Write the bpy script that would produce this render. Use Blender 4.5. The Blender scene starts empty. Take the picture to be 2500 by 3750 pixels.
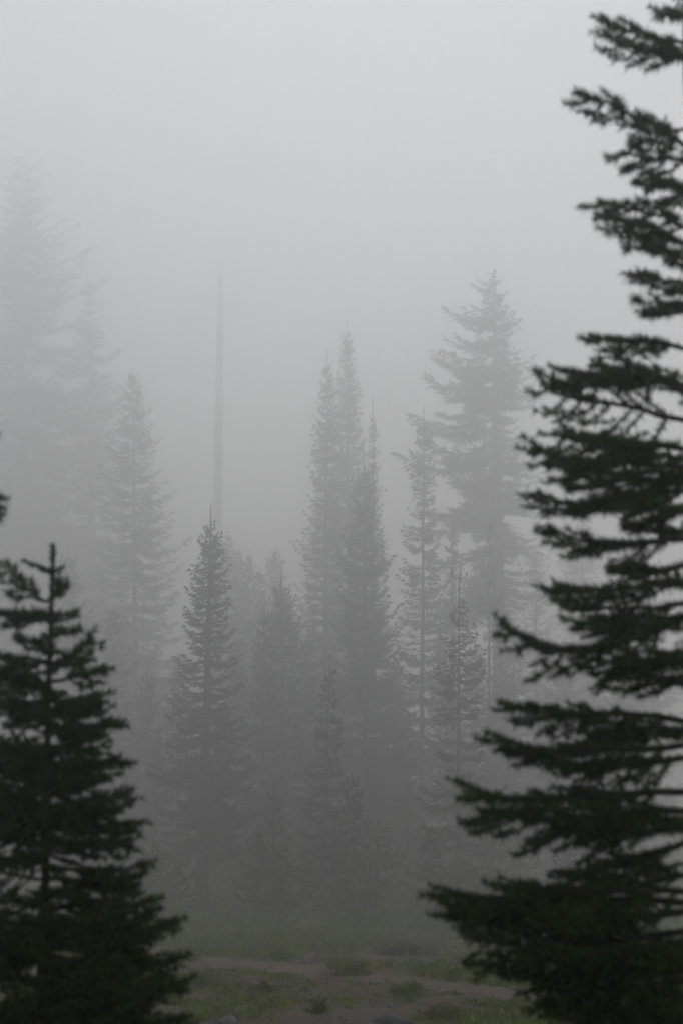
import bpy, math, random
import numpy as np
from mathutils import Vector

# ------------------------------------------------------------------ camera, sky, sun, exposure
S = bpy.context.scene
COL = S.collection
F = 7290.0                      # focal length in photo pixels (2500 x 3750)
CAMZ = 2.7
PITCH = math.atan((3131 - 1875) / F)

cam = bpy.data.cameras.new('camera')
cam.sensor_fit = 'VERTICAL'
cam.sensor_height = 36.0
cam.lens = F / 3750 * 36.0
cam.clip_start = 0.1
cam.clip_end = 3000
cam.dof.use_dof = True
cam.dof.focus_distance = 95
cam.dof.aperture_fstop = 5.2
camo = bpy.data.objects.new('camera', cam)
COL.objects.link(camo)
camo.location = (0, 0, CAMZ)
camo.rotation_euler = (math.pi / 2 + PITCH, 0, 0)
S.camera = camo

SUN_EL, SUN_AZ = math.radians(34), math.radians(1)      # azimuth measured from +Y towards +X
world = bpy.data.worlds.new('World')
S.world = world
world.use_nodes = True
wn = world.node_tree
wn.nodes.clear()
sky = wn.nodes.new('ShaderNodeTexSky')
sky.sky_type = 'NISHITA'
sky.sun_disc = False
sky.sun_elevation = SUN_EL
sky.sun_rotation = SUN_AZ
sky.air_density = 1.0
sky.dust_density = 0.4
hsv = wn.nodes.new('ShaderNodeHueSaturation')           # thick overcast: nearly colourless
hsv.inputs['Saturation'].default_value = 0.33
bg = wn.nodes.new('ShaderNodeBackground')
bg.inputs['Strength'].default_value = 0.15
wo = wn.nodes.new('ShaderNodeOutputWorld')
wn.links.new(sky.outputs[0], hsv.inputs['Color'])
wn.links.new(hsv.outputs[0], bg.inputs['Color'])
wn.links.new(bg.outputs[0], wo.inputs['Surface'])

sun = bpy.data.lights.new('sun', 'SUN')
sun.energy = 0.75
sun.angle = math.radians(70)
sun.color = (1.0, 0.975, 0.945)
suno = bpy.data.objects.new('sun', sun)
COL.objects.link(suno)
sd = Vector((math.sin(SUN_AZ) * math.cos(SUN_EL), math.cos(SUN_AZ) * math.cos(SUN_EL), math.sin(SUN_EL)))
suno.rotation_euler = (-sd).to_track_quat('-Z', 'Y').to_euler()
suno.location = (0, 0, 100)

S.view_settings.view_transform = 'Standard'
S.view_settings.look = 'None'
S.view_settings.gamma = 1.0
S.view_settings.use_curve_mapping = False
S.view_settings.exposure = -0.74

cy = S.cycles
cy.use_denoising = True
cy.denoiser = 'OPENIMAGEDENOISE'
cy.use_adaptive_sampling = True
cy.adaptive_threshold = 0.04
cy.max_bounces = 10
cy.diffuse_bounces = 2
cy.glossy_bounces = 1
cy.transmission_bounces = 2
cy.volume_bounces = 7
cy.sample_clamp_indirect = 4.0

HAZE_DENSITY = 0.0109
SC = 1.25                        # size and distance of the forest behind the meadow

# ------------------------------------------------------------------ helpers
CP, SP = math.cos(PITCH), math.sin(PITCH)


def ray(px, py):
    u = (px - 1250) / F
    v = (1875 - py) / F
    return np.array([u, CP - SP * v, SP + CP * v])


def at(px, py, D):
    """world point seen at a photo pixel when it stands D metres ahead"""
    r = ray(px, py)
    return r * (D / r[1]) + np.array([0, 0, CAMZ])


def sstep(a, b, x):
    t = np.clip((x - a) / (b - a), 0, 1)
    return t * t * (3 - 2 * t)


def ground(x, y):
    x = np.asarray(x, float)
    y = np.asarray(y, float)
    # the meadow falls away gently from the camera to the foot of the trees
    z = CAMZ - np.interp(y, [-60, 0, 14, 18, 23, 32, 44, 55, 75, 92, 110], [1.3, 1.28, 1.23, 1.32, 1.45, 1.64, 1.86, 2.05, 2.38, 2.62, 2.7])
    z = z + sstep(20, 60, y) * (0.05 * np.sin(x * 0.35 + y * 0.11) + 0.04 * np.sin(y * 0.31 - x * 0.17 + 1.3))
    z = z + 0.014 * np.sin(x * 1.7 + y * 0.9) + 0.012 * np.sin(y * 2.1 - x * 1.1)
    z = z + np.maximum(0, y - 110) * 0.035
    z = z + 27 * sstep(140, 312, y) * sstep(-3, -47, x)            # wooded rise at the back left
    return z


def mesh_obj(name, V, T, mats, parent=None, mi=None, col=None, smooth=False):
    V = np.ascontiguousarray(V, dtype=np.float32)
    T = np.ascontiguousarray(T, dtype=np.int32)
    k = T.shape[1]
    me = bpy.data.meshes.new(name)
    me.vertices.add(len(V))
    me.vertices.foreach_set('co', V.ravel())
    me.loops.add(T.size)
    me.loops.foreach_set('vertex_index', T.ravel())
    me.polygons.add(len(T))
    me.polygons.foreach_set('loop_start', np.arange(0, T.size, k, dtype=np.int32))
    me.polygons.foreach_set('loop_total', np.full(len(T), k, dtype=np.int32))
    for m in (mats if isinstance(mats, (list, tuple)) else [mats]):
        me.materials.append(m)
    if mi is not None:
        me.polygons.foreach_set('material_index', np.ascontiguousarray(mi, dtype=np.int32))
    if smooth:
        me.polygons.foreach_set('use_smooth', np.ones(len(T), dtype=bool))
    me.update(calc_edges=True)
    if col is not None:
        a = me.color_attributes.new('tint', 'FLOAT_COLOR', 'POINT')
        c4 = np.ones((len(V), 4), dtype=np.float32)
        c4[:, :3] = col
        a.data.foreach_set('color', c4.ravel())
    o = bpy.data.objects.new(name, me)
    COL.objects.link(o)
    if parent is not None:
        o.parent = parent
    return o


class Soup:
    """collects triangles with material index and tint"""

    def __init__(self):
        self.V, self.T, self.M, self.C, self.n = [], [], [], [], 0

    def add(self, V, T, m=0, c=(1, 1, 1)):
        V = np.asarray(V, float).reshape(-1, 3)
        T = np.asarray(T, int).reshape(-1, 3)
        self.V.append(V)
        self.T.append(T + self.n)
        self.M.append(np.full(len(T), m))
        cc = np.asarray(c, float)
        self.C.append(np.broadcast_to(cc, (len(V), 3)) if cc.ndim == 1 else cc)
        self.n += len(V)

    def build(self, name, mats, parent=None, smooth=False):
        return mesh_obj(name, np.concatenate(self.V), np.concatenate(self.T), mats, parent,
                        np.concatenate(self.M), np.concatenate(self.C), smooth)


def nrm(a):
    return a / np.maximum(np.linalg.norm(a, axis=-1, keepdims=True), 1e-9)


def tube(P, R, sides):
    """tapered tube along the points P with radii R -> verts, tris"""
    P = np.asarray(P, float)
    R = np.asarray(R, float)
    n = len(P)
    tan = nrm(np.gradient(P, axis=0))
    ref = np.array([0.0, 0, 1]) if abs(tan[0][2]) < 0.8 else np.array([1.0, 0, 0])
    a = nrm(np.cross(tan, ref))
    b = np.cross(tan, a)
    th = np.linspace(0, 2 * math.pi, sides, endpoint=False)
    V = P[:, None] + R[:, None, None] * (np.cos(th)[None, :, None] * a[:, None] + np.sin(th)[None, :, None] * b[:, None])
    V = V.reshape(-1, 3)
    i = np.arange(n - 1)[:, None] * sides
    j = np.arange(sides)[None]
    jn = (j + 1) % sides
    q = np.stack([i + j, i + jn, i + sides + jn, i + sides + j], -1).reshape(-1, 4)
    T = np.concatenate([q[:, [0, 1, 2]], q[:, [0, 2, 3]]])
    return V, T


def empty(name, loc, label=None, cat=None, group=None):
    o = bpy.data.objects.new(name, None)
    o.empty_display_size = 0.3
    COL.objects.link(o)
    o.location = loc
    tag(o, label, cat, group)
    return o


def tag(o, label=None, cat=None, group=None, kind=None):
    if label:
        o['label'] = label
    if cat:
        o['category'] = cat
    if group:
        o['group'] = group
    if kind:
        o['kind'] = kind
    return o


# ------------------------------------------------------------------ materials
def mat(name, build):
    m = bpy.data.materials.new(name)
    m.use_nodes = True
    nt = m.node_tree
    p = nt.nodes['Principled BSDF']
    build(nt, p)
    return m


def N(nt, t, **kw):
    n = nt.nodes.new(t)
    for k, v in kw.items():
        if hasattr(n, k):
            setattr(n, k, v)
        else:
            n.inputs[k].default_value = v
    return n


def ramp(nt, stops):
    r = nt.nodes.new('ShaderNodeValToRGB')
    e = r.color_ramp.elements
    while len(e) < len(stops):
        e.new(0.5)
    for i, (p, c) in enumerate(stops):
        e[i].position = p
        e[i].color = (*c, 1)
    return r


def foliage(name, dark, light, scale, rough=0.7, trans=0.0):
    """needle or leaf colour: noise between two tints, times the mesh's own tint"""
    def b(nt, p):
        tc = N(nt, 'ShaderNodeTexCoord')
        no = N(nt, 'ShaderNodeTexNoise', Scale=scale, Detail=3.0)
        r = ramp(nt, [(0.35, dark), (0.68, light)])
        at_ = N(nt, 'ShaderNodeAttribute', attribute_name='tint')
        mx = N(nt, 'ShaderNodeMix', data_type='RGBA', blend_type='MULTIPLY')
        mx.inputs[0].default_value = 1.0
        nt.links.new(tc.outputs['Object'], no.inputs['Vector'])
        nt.links.new(no.outputs[0], r.inputs[0])
        nt.links.new(r.outputs[0], mx.inputs[6])
        nt.links.new(at_.outputs['Color'], mx.inputs[7])
        nt.links.new(mx.outputs[2], p.inputs['Base Color'])
        p.inputs['Roughness'].default_value = rough
        p.inputs['Specular IOR Level'].default_value = 0.25
        if trans:
            tr = N(nt, 'ShaderNodeBsdfTranslucent')
            ms = N(nt, 'ShaderNodeMixShader')
            ms.inputs[0].default_value = trans
            nt.links.new(mx.outputs[2], tr.inputs['Color'])
            nt.links.new(p.outputs[0], ms.inputs[1])
            nt.links.new(tr.outputs[0], ms.inputs[2])
            nt.links.new(ms.outputs[0], nt.nodes['Material Output'].inputs['Surface'])
    return mat(name, b)


def barkmat(name, dark, light, scale):
    def b(nt, p):
        tc = N(nt, 'ShaderNodeTexCoord')
        mp = N(nt, 'ShaderNodeMapping')
        mp.inputs['Scale'].default_value = (1, 1, 0.25)
        no = N(nt, 'ShaderNodeTexNoise', Scale=scale, Detail=6.0, Roughness=0.65)
        r = ramp(nt, [(0.35, dark), (0.65, light)])
        bp = N(nt, 'ShaderNodeBump', Strength=0.7, Distance=0.03)
        nt.links.new(tc.outputs['Object'], mp.inputs[0])
        nt.links.new(mp.outputs[0], no.inputs['Vector'])
        nt.links.new(no.outputs[0], r.inputs[0])
        nt.links.new(r.outputs[0], p.inputs['Base Color'])
        nt.links.new(no.outputs[0], bp.inputs['Height'])
        nt.links.new(bp.outputs[0], p.inputs['Normal'])
        p.inputs['Roughness'].default_value = 0.9
    return mat(name, b)


M_NEAR = foliage('near_needles', (0.009, 0.027, 0.003), (0.050, 0.112, 0.009), 5.0, 0.6, trans=0.3)
M_FIR = foliage('fir_needles', (0.036, 0.060, 0.016), (0.070, 0.108, 0.026), 0.9, trans=0.2)
M_YOUNG = foliage('young_fir_needles', (0.060, 0.100, 0.022), (0.105, 0.160, 0.036), 1.2, trans=0.3)
M_BARK = barkmat('fir_bark', (0.045, 0.038, 0.034), (0.13, 0.115, 0.105), 9)
M_NEARBARK = barkmat('near_bark', (0.018, 0.014, 0.012), (0.05, 0.042, 0.036), 30)
M_DEAD = barkmat('bleached_wood', (0.28, 0.26, 0.24), (0.52, 0.49, 0.46), 14)
M_PALEBARK = barkmat('pale_bark', (0.10, 0.095, 0.09), (0.24, 0.225, 0.21), 12)
M_LEAF = foliage('shrub_leaves', (0.75, 0.75, 0.75), (1.1, 1.1, 1.1), 2.0, trans=0.45)


def b_soil(nt, p):
    tc = N(nt, 'ShaderNodeTexCoord')
    n1 = N(nt, 'ShaderNodeTexNoise', Scale=0.35, Detail=8.0, Roughness=0.6)
    n2 = N(nt, 'ShaderNodeTexNoise', Scale=7.0, Detail=6.0, Roughness=0.7)
    r1 = ramp(nt, [(0.35, (0.085, 0.058, 0.040)), (0.55, (0.130, 0.090, 0.062)), (0.72, (0.115, 0.115, 0.046))])
    r2 = ramp(nt, [(0.3, (0.55, 0.55, 0.55)), (0.7, (1.25, 1.22, 1.2))])
    mx = N(nt, 'ShaderNodeMix', data_type='RGBA', blend_type='MULTIPLY')
    mx.inputs[0].default_value = 1.0
    bp = N(nt, 'ShaderNodeBump', Strength=0.9, Distance=0.05)
    for n in (n1, n2):
        nt.links.new(tc.outputs['Object'], n.inputs['Vector'])
    nt.links.new(n1.outputs[0], r1.inputs[0])
    nt.links.new(n2.outputs[0], r2.inputs[0])
    nt.links.new(r1.outputs[0], mx.inputs[6])
    nt.links.new(r2.outputs[0], mx.inputs[7])
    nt.links.new(mx.outputs[2], p.inputs['Base Color'])
    nt.links.new(n2.outputs[0], bp.inputs['Height'])
    nt.links.new(bp.outputs[0], p.inputs['Normal'])
    p.inputs['Roughness'].default_value = 0.95


M_SOIL = mat('meadow_soil', b_soil)


def b_path(nt, p):
    tc = N(nt, 'ShaderNodeTexCoord')
    n1 = N(nt, 'ShaderNodeTexNoise', Scale=1.1, Detail=8.0, Roughness=0.65)
    n2 = N(nt, 'ShaderNodeTexVoronoi', Scale=14.0)
    r1 = ramp(nt, [(0.32, (0.100, 0.071, 0.052)), (0.68, (0.160, 0.116, 0.088))])
    bp = N(nt, 'ShaderNodeBump', Strength=0.6, Distance=0.02)
    nt.links.new(tc.outputs['Object'], n1.inputs['Vector'])
    nt.links.new(tc.outputs['Object'], n2.inputs['Vector'])
    nt.links.new(n1.outputs[0], r1.inputs[0])
    nt.links.new(r1.outputs[0], p.inputs['Base Color'])
    nt.links.new(n2.outputs[0], bp.inputs['Height'])
    nt.links.new(bp.outputs[0], p.inputs['Normal'])
    p.inputs['Roughness'].default_value = 0.95


M_PATH = mat('path_dirt', b_path)
M_ROCK = barkmat('grey_rock', (0.085, 0.084, 0.086), (0.21, 0.205, 0.2), 7)
M_GRAVEL = barkmat('gravel_stone', (0.11, 0.085, 0.07), (0.20, 0.165, 0.145), 8)
M_ROCKBROWN = barkmat('brown_rock', (0.11, 0.085, 0.07), (0.25, 0.20, 0.165), 6)

# ------------------------------------------------------------------ ground and path
ys = np.concatenate([np.linspace(-60, 10, 15), np.linspace(11, 100, 260), np.linspace(105, 470, 74)])
xs = np.concatenate([np.linspace(-230, -30, 21), np.linspace(-29, 29, 146), np.linspace(30, 230, 21)])
GX, GY = np.meshgrid(xs, ys)
rng = np.random.default_rng(3)
GZ = ground(GX, GY) + rng.normal(0, 0.012, GX.shape)
nx, ny = len(xs), len(ys)
ii = (np.arange(ny - 1)[:, None] * nx + np.arange(nx - 1)[None]).ravel()
quads = np.stack([ii, ii + 1, ii + nx + 1, ii + nx], -1)
g = mesh_obj('ground', np.stack([GX, GY, GZ], -1).reshape(-1, 3), quads, M_SOIL, smooth=True)
tag(g, 'brown meadow soil sloping gently away from the camera', kind='structure')


def gpix(px, py):
    """ground point seen at a photo pixel"""
    r = ray(px, py)
    r = r / r[1]
    D = np.linspace(9, 140, 4000)
    h = CAMZ + r[2] * D - ground(r[0] * D, D)
    k = int(np.argmax(h < 0)) if (h < 0).any() else len(D) - 1
    return at(px, py, D[k])


# centre line and half width of the dirt path, from far left to near right
PATH = [(420, 3482, 0.5), (720, 3515, 0.6), (900, 3532, 0.8), (1100, 3556, 0.85), (1300, 3580, 0.8), (1500, 3604, 0.75), (1700, 3628, 0.72),
        (1900, 3648, 0.7), (2150, 3672, 0.7), (2500, 3700, 0.7)]
pp = np.array([gpix(a, b) for a, b, c in PATH])
pw = np.array([c * 0.72 for a, b, c in PATH])
tt = np.linspace(0, len(PATH) - 1, 160)
PX = np.interp(tt, range(len(PATH)), pp[:, 0])
PY = np.interp(tt, range(len(PATH)), pp[:, 1])
PW = np.interp(tt, range(len(PATH)), pw)
tang = nrm(np.stack([np.gradient(PX), np.gradient(PY)], -1))
norm2 = np.stack([-tang[:, 1], tang[:, 0]], -1)
K = 11
lat = np.linspace(-1, 1, K)
wob = [np.convolve(rng.normal(0, 1, 170), np.ones(5) / 5, 'valid')[:160] * 0.3 for _ in range(2)]
off = np.where(lat[None] < 0, lat[None] * (PW[:, None] + wob[0][:, None]), lat[None] * (PW[:, None] + wob[1][:, None]))
VX = PX[:, None] + norm2[:, :1] * off
VY = PY[:, None] + norm2[:, 1:] * off
VZ = ground(VX, VY) + 0.030 - 0.034 * np.abs(lat[None]) ** 3 + rng.normal(0, 0.004, VX.shape)
ii = (np.arange(159)[:, None] * K + np.arange(K - 1)[None]).ravel()
q = np.stack([ii, ii + 1, ii + K + 1, ii + K], -1)
po = mesh_obj('dirt_path', np.stack([VX, VY, VZ], -1).reshape(-1, 3), q, M_PATH, smooth=True)
tag(po, 'bare brown dirt path crossing the meadow', kind='structure')


def path_dist(x, y):
    d = np.hypot(np.asarray(x)[..., None] - PX, np.asarray(y)[..., None] - PY) - PW
    return d.min(-1)


# ------------------------------------------------------------------ fir trees of the middle distance
def fir_crown(rng, H, R, base=0.12, top_pow=0.8, wh=0.42, per=8, ang_top=0.55, ang_low=-0.25, up=0.25, twig=0.10,
              tw_len=0.50, wid=0.045, irr=0.25, gap=0.0, lean=(0, 0), side=None, leader=0.5, belly=0.0):
    """foliage of one fir: whorls of limbs, each a fishbone of needle sprays"""
    sp = Soup()
    R = R * 1.32
    wh, twig, wid, leader = wh * SC, twig * SC, wid * SC, leader * SC
    z = H - leader
    while z > base * H:
        f = 1 - z / H
        rad = R * (f / (1 - base)) ** top_pow if belly == 0 else R * min(1, (f / belly)) ** top_pow * (1 - 0.25 * max(0, f - belly))
        nb = per + 1 if rad > 0.5 else max(5, per - 1)
        ph = rng.uniform(0, 6.28)
        wmod = rng.uniform(1 - irr, 1 + irr * 0.6)
        for k in range(nb):
            if rng.random() < gap:
                continue
            az = ph + k * 2 * math.pi / nb + rng.normal(0, 0.22)
            L = max(0.12, rad * wmod * rng.uniform(1 - irr, 1 + irr * 0.5))
            if side:
                L *= 1 + side[1] * math.cos(az - side[0])
            hz = z + rng.normal(0, wh * 0.28)
            a0 = ang_top + (ang_low - ang_top) * min(1, f / 0.75) + rng.normal(0, 0.09)
            d = np.array([math.cos(az), math.sin(az), 0])
            s = np.array([-math.sin(az), math.cos(az), 0])
            o = np.array([lean[0] * hz / H, lean[1] * hz / H, hz])
            n = max(3, int(L / twig))
            t = (np.arange(n) + rng.uniform(0.2, 0.8, n)) / n
            t = t[t > 0.07]
            if len(t) == 0:
                t = np.array([0.6])

            def axis(t):
                t = np.asarray(t)[:, None]
                return o + d * (L * t) + np.array([0, 0, 1]) * (L * (math.tan(a0) * t + up * t ** 2.6 - 0.10 * np.sin(t * 3.1)))
            # limb wood
            Pax = axis(np.linspace(0, 0.9, 4))
            V, T = tube(Pax, np.linspace(0.012 + 0.011 * L, 0.006, 4), 3)
            sp.add(V, T, 1)
            A = np.repeat(axis(t), 2, 0)
            tt_ = np.repeat(t, 2)
            sg = np.tile([1.0, -1.0], len(t))
            m = len(sg)
            tl = (tw_len * L ** 0.75) * (1.05 - 0.75 * tt_) * rng.uniform(0.6, 1.25, m) + 0.10
            ca = rng.uniform(0.45, 0.85, m)
            td = nrm(d[None] * ca[:, None] + s[None] * sg[:, None] * np.sqrt(1 - ca ** 2)[:, None] +
                     np.array([0, 0, 1.0])[None] * (rng.normal(-0.12, 0.2, m) + 0.35 * tt_ * up)[:, None])
            # tip spray
            A = np.concatenate([A, axis([0.86])])
            td = np.concatenate([td, nrm(axis([1.0]) - axis([0.86]))])
            tl = np.append(tl, 0.14 * L + 0.16)
            m += 1
            nn = nrm(np.array([0, 0, 1.0])[None] + rng.normal(0, 0.35, (m, 3)))
            ss = nrm(np.cross(td, nn))
            nn = np.cross(ss, td)
            w = (wid * rng.uniform(0.7, 1.3, m))[:, None]
            l = tl[:, None]
            mid = A + td * l * 0.45
            tip = A + td * l
            P = [A, mid + ss * w, tip, mid - ss * w, mid + nn * w * 0.55, mid - nn * w * 0.75]
            idx = [(0, 1, 2), (0, 2, 3), (0, 4, 2), (0, 2, 5)]
            for fr, sgn in ((0.22, 1), (0.28, -1), (0.44, 1), (0.50, -1), (0.66, 1), (0.72, -1)):
                b0 = A + td * l * (fr - 0.05)
                b1 = A + td * l * (fr + 0.11) + nn * w * 0.2
                sl = l * (0.5 - 0.35 * fr) * rng.uniform(0.6, 1.3, (m, 1))
                tp = b0 + (td * 0.62 + ss * sgn * 0.75 + nn * rng.normal(0.0, 0.22, (m, 1))) * sl
                idx.append((len(P), len(P) + 1, len(P) + 2))
                P += [b0, b1, tp]
            np_ = len(P)
            V = np.stack(P, 1).reshape(-1, 3)
            T = (np.arange(m)[:, None, None] * np_ + np.array(idx)[None]).reshape(-1, 3)
            # newest growth at the tips is a little yellower: a colour of the needles themselves
            c = np.ones((m, np_, 3)) * rng.uniform(0.8, 1.2, (m, 1, 1))
            c[:, [2]] *= np.array([1.25, 1.2, 0.95])
            sp.add(V, T, 0, c.reshape(-1, 3))
        z -= wh * rng.uniform(0.75, 1.3) * (0.6 + 0.6 * min(1, f * 2.2))
    # leader shoot with short needles
    topp = np.array([lean[0], lean[1], H])
    V, T = tube([topp - [0, 0, leader + 0.3], topp - [0, 0, leader * 0.5], topp], [0.03, 0.025, 0.012], 4)
    sp.add(V, T, 0)
    for k in range(10):
        a = rng.uniform(0, 6.28)
        b = topp - [0, 0, rng.uniform(0.05, leader)]
        d = np.array([math.cos(a), math.sin(a), 0.9])
        sp.add([b, b + [0, 0, 0.05], b + d * 0.10], [(0, 1, 2)], 0)
    return sp


def trunk_mesh(name, H, r, rng, m, parent, lean=(0, 0), sides=10):
    zs = np.array([-0.4, 0, 0.15, 0.4, 1.0, *np.linspace(2, H - 0.3, 12)]) if H > 4 else np.linspace(-0.2, H - 0.15, 8)
    P = np.stack([lean[0] * np.clip(zs, 0, H) / H + rng.normal(0, 0.012 * r / 0.2, len(zs)),
                  lean[1] * np.clip(zs, 0, H) / H + rng.normal(0, 0.012 * r / 0.2, len(zs)), zs], -1)
    f = np.clip(zs / H, 0, 1)
    Rr = r * (1 - f) ** 0.85 + 0.012
    Rr = Rr * (1 + 0.35 * np.exp(-np.maximum(zs, 0) / (0.6 * r + 0.12)))
    V, T = tube(P, Rr, sides)
    return mesh_obj(name, V, T, m, parent, col=np.ones((len(V), 3)), smooth=True)


def dead_branch(parent, p0, p1, sag, r, rng, m):
    p0, p1 = np.asarray(p0, float), np.asarray(p1, float)
    sp = Soup()
    t = np.linspace(0, 1, 7)[:, None]
    P = p0 + (p1 - p0) * t + np.array([0, 0, -1]) * sag * 4 * t * (1 - t) + rng.normal(0, 0.02, (7, 3)) * t
    V, T = tube(P, np.linspace(r, r * 0.25, 7), 5)
    sp.add(V, T)
    L = np.linalg.norm(p1 - p0)
    for k in range(rng.integers(2, 5)):
        i = rng.integers(2, 6)
        d = nrm(rng.normal(0, 1, 3) + nrm(p1 - p0) * 1.2)
        V, T = tube([P[i], P[i] + d * L * 0.18, P[i] + d * L * 0.3 + [0, 0, -0.05]], [r * 0.5, r * 0.35, r * 0.12], 4)
        sp.add(V, T)
    return sp.build('dead_branch', [m], parent)


GMID = 'firs at the edge of the meadow'
GFAR = 'tall dim firs in the fog behind the meadow'
GYNG = 'young firs under the tall trees'


def fir(label, px, topy, D, R_px, seed, group, mats=None, trunk_px=None, toppx=None, name='fir_tree', cat='fir tree', bark=None, **kw):
    """a fir whose top is seen at (px, topy), D metres away, R_px photo pixels in half width"""
    rng = np.random.default_rng(seed)
    D = D * SC
    b = at(px, 3131, D)
    gz = float(ground(b[0], b[1]))
    top = at(toppx if toppx is not None else px, topy, D)
    H = top[2] - gz
    R = R_px * D / F
    r = trunk_px * D / F / 2 if trunk_px else 0.016 * H + 0.02
    lean = (top[0] - b[0], 0.0)
    e = empty(name, (b[0], b[1], gz), label, cat, group)
    trunk_mesh('trunk', H, r, rng, bark or M_BARK, e, lean)
    fir_crown(rng, H, R, lean=lean, **kw).build('crown', [mats or M_FIR, M_BARK], e)
    e['H'] = H
    return e


# ---- firs standing at the meadow's edge
main = fir('large fir at the meadow edge with dead twigs around its bare grey trunk', 745, 1845, 76, 160, 11, GMID, toppx=773, trunk_px=50,
           base=0.135, top_pow=0.78, wh=0.40, per=7, leader=1.0, irr=0.3, ang_low=-0.42, up=0.22)
fir('slim dark fir with a pale lower trunk at the front of the trees', 1182, 2390, 68, 118, 12, GMID, toppx=1208, trunk_px=22, base=0.02, top_pow=0.85,
    wh=0.36, per=6, leader=0.9, ang_top=0.2, ang_low=-0.15, bark=M_PALEBARK)
f_fir = fir('pale-stemmed fir with a forked candelabra top beside the dark near branches', 1672, 2160, 66, 135, 13, GMID, toppx=1680, trunk_px=22, base=0.05, top_pow=0.6,
    wh=0.5, per=5, leader=0.9, irr=0.4, gap=0.12, ang_top=0.35, ang_low=-0.3, bark=M_PALEBARK)
fir('full fir right of the twin spires, its lone leader rising clear of the boughs', 1338, 1650, 100, 180, 14, GMID, toppx=1332, trunk_px=26, base=0.08, top_pow=0.7,
    wh=0.5, per=7, leader=1.5, ang_low=-0.2, up=0.3)
fir('broad pointed fir between the large bare-trunked fir and the slim dark fir', 1050, 2085, 100, 175, 15, GMID, toppx=1030, trunk_px=30, base=0.06, top_pow=0.75,
    wh=0.45, per=6, leader=1.2)
fir('thin fir touching the left side of the broad pointed fir', 960, 2195, 94, 110, 16, GMID, toppx=968, trunk_px=24, base=0.05, wh=0.42, per=6, leader=1.0)
fir('small fir at the left, in front of the dim forest mass', 572, 2680, 90, 78, 17, GMID, toppx=578, trunk_px=18, base=0.05, wh=0.34, per=6, leader=0.5, mats=M_YOUNG)
# ---- taller trees in the fog
fir('left spire of the twin tall firs in the middle', 1185, 1275, 130, 155, 21, GFAR, toppx=1198, trunk_px=26, base=0.15, top_pow=0.85, wh=0.62, per=7, leader=1.6,
    ang_low=-0.12, up=0.3, wid=0.07, twig=0.22)
fir('right and taller spire of the twin tall firs in the middle', 1275, 1165, 138, 175, 22, GFAR, toppx=1270, trunk_px=26, base=0.15, top_pow=0.85, wh=0.66, per=7,
    leader=1.6, wid=0.075, twig=0.22, up=0.3)
fir('needle-thin fir top poking out right of the twin spires', 1365, 1440, 130, 75, 23, GFAR, trunk_px=22, base=0.2, wh=0.6, per=5, leader=2.0, wid=0.07, twig=0.22, gap=0.15)
d_fir = fir('narrow fir with flat separate tiers, left of the tallest fir', 1540, 1485, 115, 120, 24, GFAR, toppx=1550, trunk_px=24, base=0.12, top_pow=0.6, wh=0.75, per=8,
            leader=1.5, irr=0.3, gap=0.05, ang_low=-0.1, up=0.12, wid=0.065, twig=0.2)
fir('tallest fir at the right with ragged drooping boughs and a thick bare lower trunk', 1835, 975, 130, 178, 25, GFAR, toppx=1805, trunk_px=80, base=0.42, side=(math.pi, 0.28), belly=0.23,
    top_pow=0.8, wh=0.85, per=8, leader=0.6, irr=0.42, gap=0.2, ang_top=0.25, ang_low=-0.6, up=0.14, wid=0.06, twig=0.17, tw_len=0.52)
fir('spindly open fir in front of the trunk of the tallest fir', 1785, 1880, 104, 95, 26, GFAR, toppx=1790, trunk_px=20, base=0.1, wh=0.6, per=5, irr=0.4, gap=0.15, leader=0.8)
fir('huge faint fir at the left edge of the picture', 75, 560, 202, 300, 27, GFAR, trunk_px=60, base=0.15, top_pow=0.6, belly=0.5, wh=1.35, per=7, leader=1.0, irr=0.45, gap=0.15,
    wid=0.11, twig=0.34, tw_len=0.5, up=0.12, ang_top=0.3, ang_low=-0.4)
fir('wide faint fir just right of the huge one at the left edge', 330, 1010, 196, 230, 28, GFAR, trunk_px=45, base=0.15, top_pow=0.7, wh=1.2, per=7, leader=1.0, irr=0.4, gap=0.12,
    wid=0.1, twig=0.32, up=0.12, ang_top=0.3, ang_low=-0.4)
fir('dim dense fir left of the bare tall trunk', 500, 1350, 146, 240, 29, GFAR, toppx=490, trunk_px=30, base=0.1, top_pow=0.75, wh=0.8, per=7, leader=1.0, irr=0.3,
    wid=0.08, twig=0.25, up=0.15, ang_top=0.35)
def snag(label, px, topy, toppx, D, w_px, seed):
    rng = np.random.default_rng(seed)
    D = D * SC
    b = at(px, 3131, D)
    b[2] = float(ground(b[0], b[1]))
    top = at(toppx, topy, D) - b
    e = empty('dead_tree', b, label, 'dead tree')
    zs = np.linspace(-0.5, top[2], 16)
    P = np.stack([top[0] * zs / top[2] + rng.normal(0, 0.05, 16), 0 * zs, zs], -1)
    r0 = w_px * D / F / 2
    V, T = tube(P, r0 * (1.25 - 0.75 * np.clip(zs, 0, None) / top[2]), 12)
    V[-12:, 2] += rng.uniform(-0.9, 0.9, 12)            # splintered top
    mesh_obj('trunk', V, T, M_BARK, e, smooth=True)
    for k in range(14):
        z = top[2] * rng.uniform(0.45, 0.99)
        a = rng.uniform(0, 6.28)
        L = rng.uniform(0.6, 2.2)
        o = np.array([top[0] * z / top[2], 0, z])
        dead_branch(e, o, o + [math.cos(a) * L, math.sin(a) * L, rng.uniform(-0.3, 0.5) * L], 0.08, 0.09, rng, M_BARK)
    return e


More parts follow.
